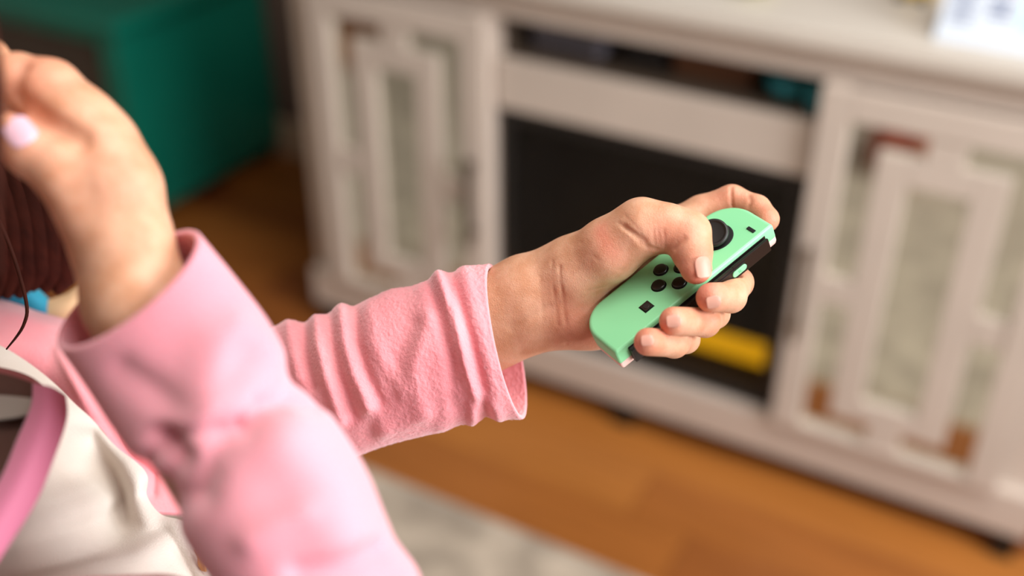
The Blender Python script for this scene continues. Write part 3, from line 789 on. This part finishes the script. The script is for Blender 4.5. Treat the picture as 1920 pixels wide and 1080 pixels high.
# front controls
BC = (17.3, 48.0)
for dx, dy in ((0, 7.4), (0, -7.4), (-7.2, 0), (7.2, 0)):
    c = (BC[0] + dx, BC[1] + dy, 0)
    ddisc('button_well', [(3.95, -0.4), (3.95, 0.03), (3.7, 0.04)], c, M['dark'])
    ddisc('face_button', [(3.35, -0.3), (3.4, 0.9), (3.2, 1.2), (2.7, 1.32), (0.4, 1.38)], c, M['bplastic'])
ddisc('stick_well', [(9.2, -0.5), (9.2, 0.05), (8.7, 0.08)], (15.8, 79.2, 0), M['dark'])
tilt = (0.28, -0.22, 1)
ddisc('stick_neck', [(6.4, 0.1), (5.2, 1.6), (3.6, 3), (3.6, 5.0)], (15.8, 79.2, 0), M['rubber'], ax=tilt)
ddisc('thumb_stick', [(5.5, 3.2), (7.2, 3.7), (7.65, 4.6), (7.5, 5.6), (7.0, 6.1), (6.3, 6.15), (5.9, 5.7), (5.3, 5.55), (0.3, 5.5)], (15.8, 79.2, 0), M['rubber'], ax=tilt)
dboxes('minus_button', [(24.6, 29.6, 92.1, 93.9, -0.4, 0.5)], M['dark'], 0.15)
dboxes('capture_well', [(20.0, 25.8, 25.2, 31.0, -0.4, 0.06)], M['dark'], 0.05)
cb = dboxes('capture_button', [(20.5, 25.3, 25.7, 30.5, -0.3, 0.75)], M['bplastic'], 0.3)
ddisc('capture_ring', [(1.7, 0.7), (1.7, 0.82), (1.5, 0.84)], (22.9, 28.1, 0), M['rubber'], parent=cb)
# rail side
dboxes('rail', [(32.6, 33.25, 7.0, 95.6, -11.2, -2.8), (33.2, 34.9, 7.5, 95, -9.3, -4.3), (34.7, 36.0, 7.2, 72, -10.4, -3.2), (34.7, 36.0, 72, 95.2, -11.0, -3.0)], M['bplastic'], 0.25)
dboxes('rail_end_stop', [(33.2, 36.3, 7.0, 12.0, -11.2, -3.4)], M['rubber'], 0.4)
dboxes('rail_step', [(35.9, 36.5, 60, 79.0, -9.6, -4.4)], M['bplastic'], 0.25)
def pill(name, y0, y1, zc, hw, x0, x1, m):
    V, F = [], []; pts = []; r = hw
    for cy, a0 in ((y1 - r, 0), (y0 + r, 180)):
        for k in range(13):
            a = math.radians(a0 + 180 * k / 12); pts.append((cy + r * math.sin(a + 0) * 0 + r * math.sin(math.radians(a0) + math.pi * k / 12 * 1) if False else cy + r * math.cos(a - math.pi / 2), zc + r * math.sin(a - math.pi / 2)))
    n = len(pts)
    for x, s in ((x0, 1), (x1 - 0.25, 1), (x1, 0.86)):
        V += [(x, (y0 + y1) / 2 + (y - (y0 + y1) / 2) * (s if s == 1 else 0.95), zc + (z - zc) * s) for y, z in pts]
    for a in range(2):
        for k in range(n): F.append((a * n + k, a * n + (k + 1) % n, (a + 1) * n + (k + 1) % n, (a + 1) * n + k))
    F.append(tuple(range(2 * n, 3 * n))); F.append(tuple(range(n))[::-1])
    o = dobj(name, V, F, m)
    bm = bmesh.new(); bm.from_mesh(o.data); bmesh.ops.recalc_face_normals(bm, faces=bm.faces); bm.to_mesh(o.data); bm.free()
    return o
sl = pill('rail_button', 70.0, 79.0, -6.9, 1.75, 35.8, 37.1, M['green'])
pill('rail_button', 24.0, 33.0, -6.9, 1.75, 35.8, 36.6, M['green'])
# SL engraved on the rail button
cu = bpy.data.curves.new('t', 'FONT'); cu.body = 'SL'; cu.size = 2.4; cu.extrude = 0.04; cu.align_x = 'CENTER'; cu.align_y = 'CENTER'
to = bpy.data.objects.new('t', cu); COL.objects.link(to); bpy.context.view_layer.update()
tm = bpy.data.meshes.new_from_object(to); tv = [tuple(v.co) for v in tm.vertices]; tf = [tuple(pp.vertices) for pp in tm.polygons]
bpy.data.objects.remove(to)
dobj('lettering', [(37.13 + z, 74.5 + y * 1.0 * 0 + x, -6.9 - y) if False else (37.13 + z, 74.5 - y * 0 + x, -6.9 + y) for x, y, z in tv], tf, mat('grey_green_print', '4f9a72', 0.5), sl)
# shoulder button behind the top corner
dboxes('shoulder_button', [(6, 26, 99.5, 102.6, -11.0, -6.2)], M['bplastic'], 0.9)

# ------------------------------------------------------------------ CLOTHES
def interp(xs, ys, t):
    """Catmull-like smooth interpolation of rows ys at parameters xs"""
    ys = np.array(ys, float); xs = np.array(xs, float); out = []
    for q in np.atleast_1d(t):
        i = int(np.clip(np.searchsorted(xs, q) - 1, 0, len(xs) - 2)); u = (q - xs[i]) / (xs[i + 1] - xs[i])
        p0, p1, p2, p3 = ys[max(i - 1, 0)], ys[i], ys[i + 1], ys[min(i + 2, len(xs) - 1)]
        out.append(0.5 * ((2 * p1) + (-p0 + p2) * u + (2 * p0 - 5 * p1 + 4 * p2 - p3) * u * u + (-p0 + 3 * p1 - 3 * p2 + p3) * u ** 3))
    return np.array(out)

def sleeve(name, secs, nring, nseg, mt, disp, inner=45, thick=2.2, fuzz=0.18):
    """secs: rows (Tx,Ty,Bx,By,depth, semi_depth, shift_px) from the cuff (0) inward; T and B are the silhouette points"""
    K = len(secs); xs = np.arange(K)
    tt = np.linspace(0, K - 1, nring) ; rows = interp(xs, secs, tt)
    th = np.linspace(0, 2 * np.pi, nseg, endpoint=False)
    # outer shell
    C, A, D = [], [], []
    for r in rows:
        T, Bq = P(r[0], r[1], r[4]), P(r[2], r[3], r[4])
        C.append((T + Bq) / 2); A.append((T - Bq) / 2); D.append(np.array([r[6] * r[4] / FPX, (r[7] if len(r) > 7 else 0) * r[4] / FPX, r[5]]))
    C, A, D = map(np.array, (C, A, D))
    N = np.cos(th)[None, :, None] * A[:, None] + np.sin(th)[None, :, None] * D[:, None]
    ln = np.linalg.norm(N, axis=2, keepdims=True); U = N / ln
    PX = C[:, None] + N
    px = PX[..., 0] / PX[..., 2] * FPX + 960; py = PX[..., 1] / PX[..., 2] * FPX + 540
    dd = disp(tt[:, None] + 0 * th[None], th[None] + 0 * tt[:, None], px, py)
    outer = PX + U * dd[..., None]
    # pile relief
    fz = np.array([[noise.noise(Vector(p) * 0.55) + 0.7 * noise.noise(Vector(p) * 1.3) for p in row] for row in outer]) if fuzz else 0
    if fuzz: outer = outer + U * (fz * fuzz)[..., None]
    # rolled hem and inner shell
    rim = outer[0] - U[0] * thick * 0.5; t0 = C[0] - C[3]; t0 = t0 / np.linalg.norm(t0)
    hem = [outer[0] - U[0] * thick * (0.5 - 0.5 * math.cos(a)) + t0 * (0.9 * math.sin(a)) for a in (math.pi, 0.75 * math.pi, 0.5 * math.pi, 0.25 * math.pi)]
    inn = [outer[k] - U[k] * thick for k in range(inner, 0, -1)]
    V = np.concatenate([np.array(inn), np.array(hem), outer]); nr = V.shape[0]
    V = V.reshape(-1, 3); F = []
    for a in range(nr - 1):
        for k in range(nseg):
            k2 = (k + 1) % nseg; F.append((a * nseg + k, a * nseg + k2, (a + 1) * nseg + k2, (a + 1) * nseg + k))
    me = npmesh(name, W3(V), np.array(F))
    bm = bmesh.new(); bm.from_mesh(me); bmesh.ops.recalc_face_normals(bm, faces=bm.faces); bm.to_mesh(me); bm.free()
    return link(name, me, mt, person, True)

def bump(d, w): return np.exp(-(d / w) ** 2)
def polyd(px, py, pts):
    out = None
    for (ax_, ay), (bx, by) in zip(pts, pts[1:]):
        dx, dy = bx - ax_, by - ay; t = np.clip(((px - ax_) * dx + (py - ay) * dy) / (dx * dx + dy * dy), 0, 1)
        d = np.hypot(px - ax_ - t * dx, py - ay - t * dy); out = d if out is None else np.minimum(out, d)
    return out
def ridge_field(px, py, near, items):
    d = 0
    for pts, w, a in items: d = d + a * bump(polyd(px, py, pts), w) * near
    return d
FAR = [([(822, 520), (850, 590), (872, 680), (888, 740), (885, 800)], 12, 2.6), ([(845, 510), (868, 590), (893, 680), (915, 780)], 10, -1.5),
       ([(870, 505), (895, 590), (918, 680), (935, 770)], 14, 1.0), ([(805, 530), (825, 600), (845, 680), (850, 760)], 12, -1.4),
       ([(640, 570), (645, 640), (662, 700), (690, 760)], 12, 2.0), ([(690, 760), (720, 800)], 16, 1.0), ([(664, 575), (670, 640), (688, 700), (712, 755)], 10, -1.6), ([(618, 590), (624, 640), (636, 700), (662, 780)], 11, -2.0),
       ([(590, 592), (596, 650), (612, 710), (640, 790)], 11, 2.2), ([(568, 600), (572, 660), (588, 725)], 10, -2.0), ([(540, 605), (548, 660), (560, 710)], 12, 1.6),
       ([(690, 570), (700, 640), (725, 690), (750, 730)], 16, 1.1), ([(775, 610), (745, 670), (735, 720)], 22, -1.3), ([(800, 600), (785, 650), (775, 700), (790, 770)], 18, 1.1),
       ([(850, 740), (830, 800)], 16, 1.0), ([(715, 810), (760, 795), (800, 775)], 14, 1.0), ([(895, 730), (925, 760), (940, 795)], 10, 1.2), ([(690, 810), (705, 780), (735, 750)], 14, -0.9)]
def far_disp(tt, th, px, py):
    near = np.clip(-np.sin(th) + 0.55, 0, 1)
    d = 1.3 * ridge_field(px, py, near, FAR)
    # stitched hem line about 20 mm in from the cuff
    d = d - 0.7 * bump(tt - 0.92, 0.07) + 0.5 * bump(tt - 0.6, 0.4)
    # lumpy silhouette
    d = d + 1.0 * np.sin(tt * 5.2 + np.cos(th) * 1.5) * np.clip(np.cos(th), 0, 1) * np.clip(tt - 0.6, 0, 1)
    return d
far_secs = [(917, 495, 980, 786, 573, 30, 22), (846, 508, 905, 786, 576, 31, 16), (765, 535, 815, 812, 582, 32, 10), (682, 563, 735, 832, 590, 32, 8), (605, 588, 668, 856, 600, 33, 6),
            (520, 612, 590, 890, 615, 34, 4), (430, 640, 500, 910, 634, 35, 0), (330, 640, 380, 925, 656, 38, 0), (220, 620, 250, 930, 676, 42, 0), (110, 600, 120, 950, 692, 46, 0), (10, 600, 10, 960, 700, 46, 0)]
sleeve('sleeve', far_secs, 330, 300, M['fleece'], far_disp, inner=50, thick=2.4, fuzz=0.3)

NEAR = [([(460, 800), (495, 758), (550, 742), (600, 752)], 22, -5.0), ([(375, 930), (400, 860), (450, 800)], 26, -3.0), ([(300, 830), (330, 860)], 28, -5),
        ([(400, 640), (372, 760)], 45, 3.5), ([(540, 830), (600, 900), (640, 1000)], 60, 4.5), ([(440, 610), (540, 680)], 30, 2.0), ([(230, 700), (330, 760), (400, 790)], 32, -2.0),
        ([(560, 1075), (640, 1060), (700, 1030)], 22, -3.0), ([(470, 1010), (560, 960)], 30, 2.0), ([(270, 870), (330, 820), (420, 810)], 20, -2.2)]
def near_disp(tt, th, px, py):
    near = np.clip(-np.sin(th) + 0.6, 0, 1)
    return 1.5 * ridge_field(px, py, near, NEAR)
near_secs = [(374, 438, 108, 648, 440, 26, -66, -44), (438, 516, 160, 722, 438, 29, -56, -40), (498, 596, 212, 798, 434, 32, -40, -30), (524, 655, 268, 862, 428, 35, -16, -20), (538, 712, 328, 892, 422, 36, -14, -18), (592, 750, 342, 930, 418, 38, -12, -16),
             (640, 812, 346, 984, 414, 40, -10, -12), (690, 900, 374, 1034, 408, 40, -8, -10), (735, 1010, 412, 1096, 404, 40, 0, 0), (792, 1110, 410, 1190, 402, 42, 0, 0), (760, 1290, 330, 1230, 405, 42, 0, 0), (600, 1400, 230, 1230, 420, 42, 0, 0),
             (400, 1480, 60, 1240, 440, 44, 0, 0), (180, 1560, -120, 1250, 462, 46, 0, 0), (-30, 1620, -300, 1260, 485, 46, 0, 0)]
sleeve('sleeve', near_secs, 220, 120, M['fleece2'], near_disp, inner=30, thick=2.6, fuzz=0)

# jacket body
G5 = Grid([-460, 40, 340], [-70, 560, 900], 4.0)
jk = G5.ell(B(-8, -8, -150), AX, (74, 108, 180))
jk = smin(jk, G5.cap(B(-2, -92, -14), B(-2, 92, -14), 46, 46), 40)
jk = smin(jk, G5.ell(B(-4, -8, -340), AX, (86, 112, 120)), 60)
jk = smin(jk, G5.cap(B(-5, 100, -22), B(-5, 100, -22) * 0.3 + REL * 0.7, 37, 30), 6)
jk = np.maximum(jk, -(G5.cap(B(0, 0, -20), B(10, 0, 120), 46, 60)))
hemn = (G5.X - SH[0]) * UB[0] + (G5.Y - SH[1]) * UB[1] + (G5.Z - SH[2]) * UB[2]
jk = np.maximum(jk, -(hemn + 400))
JV, JQ = nets(jk, G5)
link('jacket', npmesh('jacket', W3(JV), JQ), M['fleece'], person, True)
# trousers
G6 = Grid([-110, -190, 30], [150, 190, zs_ - 330], 6)
tr = G6.ell((4, 0, zs_ - 400), np.eye(3), (92, 122, 110))
for sd in (-1, 1): tr = smin(tr, G6.chain([((4, 56 * sd, zs_ - 400), 66), ((8, 58 * sd, zs_ - 580), 56), ((2, 58 * sd, 300), 50), ((0, 58 * sd, 80), 44)], 20), 20)
TV, TQ = nets(tr, G6)
TVw = shw * [1, 1, 0] + (TV[:, 0:1] * ax_f + TV[:, 1:2] * ax_s) / 1000 + TV[:, 2:3] / 1000 * np.array([0, 0, 1])
link('trousers', npmesh('trousers', TVw, TQ), M['trouser'], person, True)

def patch(name, ctrl, nu, nv, mt, thick=2.5, wob=None):
    """ctrl[i][j] = (px,py,depth); smooth sheet with thickness"""
    ctrl = np.array(ctrl, float); a, b = ctrl.shape[:2]
    R1 = interp(np.arange(a), ctrl.reshape(a, -1), np.linspace(0, a - 1, nu)).reshape(nu, b, 3)
    R2 = np.stack([interp(np.arange(b), R1[i], np.linspace(0, b - 1, nv)) for i in range(nu)])
    V = np.stack([(R2[..., 0] - 960) / FPX * R2[..., 2], (R2[..., 1] - 540) / FPX * R2[..., 2], R2[..., 2]], -1)
    if wob is not None: V[..., 2] += wob(R2[..., 0], R2[..., 1])
    F = []
    for i in range(nu - 1):
        for j in range(nv - 1): F.append((i * nv + j, i * nv + j + 1, (i + 1) * nv + j + 1, (i + 1) * nv + j))
    me = npmesh(name, W3(V.reshape(-1, 3)), np.array(F))
    o = link(name, me, mt, person, True)
    md = o.modifiers.new('thickness', 'SOLIDIFY'); md.thickness = thick / 1000; md.offset = 0
    return o
E_ = [(-90, 620, 612), (0, 652, 606), (80, 705, 600), (150, 772, 594), (205, 835, 590), (250, 868, 586), (272, 893, 583), (271, 930, 579), (300, 970, 572), (345, 984, 566), (372, 1025, 560), (405, 1085, 552), (450, 1200, 540)]
ctrl = []
for k, (x, y, d) in enumerate(E_):
    ctrl.append([(x, y, d), (x - 22, y + 16, d - 9), (x - 75, y + 50, d - 22 + (12 if 3 < k < 9 else 0)), (x - 150, y + 75, d - 50), (x - 300, y + 120, d - 95), (x - 480, y + 200, d - 110)])
def wbl(px, py):
    return 18 * bump(polyd(px, py, [(150, 830), (190, 890), (205, 940), (215, 985)]), 38) + 9 * bump(polyd(px, py, [(300, 1010), (330, 1060), (350, 1100)]), 30) - 9 * bump(polyd(px, py, [(60, 1030), (200, 1020), (260, 1040)]), 40) - 4 * bump(polyd(px, py, [(110, 800), (110, 900)]), 40)
patch('belly_panel', ctrl, 150, 110, M['white'], 3.0, wbl)
patch('jacket_front', [[(-140, 545, 662), (-120, 600, 640), (-110, 680, 622), (-100, 800, 646)], [(0, 566, 662), (4, 600, 640), (8, 680, 622), (10, 800, 646)], [(70, 588, 662), (80, 620, 640), (90, 700, 618), (90, 850, 640)],
    [(135, 607, 664), (150, 650, 640), (160, 740, 612), (150, 900, 634)], [(230, 640, 668), (240, 700, 640), (245, 820, 638), (230, 960, 606)], [(320, 700, 668), (335, 760, 640), (330, 870, 640), (300, 962, 608)], [(420, 760, 664), (430, 800, 674), (425, 890, 644), (400, 968, 616)]], 110, 90, M['fleece'], 3,
    lambda px, py: 6 * bump(polyd(px, py, [(150, 650), (210, 760), (235, 810)]), 14) - 4 * bump(polyd(px, py, [(120, 660), (180, 770)]), 14) + 5 * bump(polyd(px, py, [(290, 860), (285, 930)]), 10))
# lining in the opening left of the pink trim, and the trim
patch('jacket_lining', [[(-120, 700, 483), (0, 700, 478), (98, 735, 474)], [(-120, 760, 478), (-10, 770, 472), (92, 775, 468)], [(-120, 850, 468), (-20, 860, 462), (62, 850, 458)], [(-120, 960, 453), (-60, 950, 450), (20, 930, 448)], [(-130, 1040, 443), (-90, 1030, 441), (-30, 1000, 440)]], 40, 30, M['lining'], 2)
patch('lining_band', [[(-100, 745, 472), (0, 742, 468), (85, 752, 464)], [(-100, 790, 468), (0, 788, 464), (78, 775, 460)]], 12, 30, M['grayl'], 2)
patch('pink_trim', [[(66, 722, 470), (92, 728, 466), (120, 745, 468)], [(62, 765, 462), (90, 775, 457), (122, 790, 460)], [(35, 830, 452), (66, 845, 446), (98, 862, 449)], [(5, 900, 441), (34, 920, 435), (66, 940, 438)], [(-50, 985, 430), (-18, 1005, 425), (12, 1025, 428)], [(-110, 1080, 420), (-80, 1100, 416), (-50, 1120, 419)]], 50, 14, M['trim'], 3)
patch('rolled_collar', [[(-96, 680, 498), (-76, 710, 486), (-66, 735, 490)], [(-6, 692, 494), (-6, 722, 481), (-6, 748, 486)], [(54, 710, 493), (52, 735, 479), (46, 765, 484)], [(94, 742, 494), (86, 760, 483), (74, 780, 486)]], 30, 16, mat('maroon_lining', '8a4a4a', 0.9), 2.5)
patch('embroidery', [[(364, 1030, 551), (371, 1033, 549)], [(371, 1045, 550), (383, 1046, 548)], [(372, 1058, 549), (385, 1060, 547)], [(380, 1070, 548), (386, 1072, 546)]], 10, 6, M['gold'], 1)

# shirt collar at the neck and hair
patch('shirt_collar', [[(-60, 505, 680), (-30, 545, 674), (-10, 590, 680)], [(20, 522, 680), (15, 548, 672), (10, 585, 680)], [(62, 540, 680), (60, 560, 674), (62, 600, 680)], [(88, 562, 684), (86, 575, 680), (90, 605, 684)]], 30, 20, M['blue'], 3)
patch('under_shirt', [[(62, 572, 694), (68, 590, 686), (66, 650, 690)], [(95, 566, 692), (97, 588, 682), (96, 650, 688)], [(125, 556, 692), (127, 580, 682), (128, 650, 688)], [(150, 540, 692), (153, 572, 686), (154, 650, 692)], [(190, 520, 696), (192, 572, 692), (190, 650, 696)]], 24, 16, mat('tan_cloth', 'dcb288', 0.8), 4)

def lock(name, pts, rad, m=M['hair']):
    pts3 = interp(np.arange(len(pts)), [list(P(*p)) for p in pts], np.linspace(0, len(pts) - 1, 26))
    rr_ = interp(np.arange(len(rad)), [[r] for r in rad], np.linspace(0, len(rad) - 1, 26))[:, 0] / 1000
    return tube(name, [tuple(v) for v in W3(pts3)], [float(max(r, 0.0002)) for r in rr_], m, person, 12)
# scalp hair as a shell over the skull
G7 = Grid([-430, -270, 330], [-180, 140, 640], 3.5)
hr = G7.ell(hc + UB * 14 - FX * 8, AX, (92, 82, 96))
ff_ = (G7.X - hc[0]); uu = (G7.X - hc[0]) * UB[0] + (G7.Y - hc[1]) * UB[1] + (G7.Z - hc[2]) * UB[2]
hr = smin(hr, G7.ell(B(-62, 0, 110), AX, (34, 74, 110)), 30)
hr = np.maximum(hr, np.minimum(ff_ - 28, 60 - uu * 0 - 1e3 * (uu > 300)) if False else (ff_ * 0.8 - (uu - 20) * 0.6 - 6))
HRV, HRQ = nets(hr, G7)
link('hair', npmesh('hair', W3(HRV), HRQ), M['hair'], person, True)
rn = random.Random(5)
for k in range(9):
    x = -60 + k * 24
    lock('hair_shade_lock', [(-230 + k * 8, 60, 545), (x - 60, 240, 570), (x - 8, 360, 600), (x + 2, 480, 640), (x - 25, 566 - k * 3 + rn.uniform(-6, 6), 650)], [9, 12, 12, 11, 2.5])  # added hair locks; their dark colour stands in for shadow under the chin
lock('hair_strand', [(-60, 300, 520), (10, 440, 540), (48, 560, 552), (44, 610, 556), (12, 655, 560)], [1.0, 1.0, 0.9, 0.8, 0.4])
lock('hair_strand', [(-40, -60, 380), (-6, 120, 384), (-4, 330, 390), (-2, 520, 400)], [1.8, 1.8, 1.6, 1.0])
# eyes and lips
for sd in (-1, 1):
    e = bmesh.new(); bmesh.ops.create_uvsphere(e, u_segments=20, v_segments=14, radius=0.0115)
    c = Vector(W3(B(65 + HF, 30 * sd, 206 + HU)))
    for v in e.verts: v.co += c
    obj('eye', e, mat('eye_white', 'efe8e2', 0.2), person, True)
    e = bmesh.new(); bmesh.ops.create_uvsphere(e, u_segments=16, v_segments=10, radius=0.0055)
    c = Vector(W3(B(72.6 + HF, 30 * sd, 206 + HU)))
    for v in e.verts: v.co += c
    obj('iris', e, mat('brown_iris', '2a160c', 0.2), person, True)
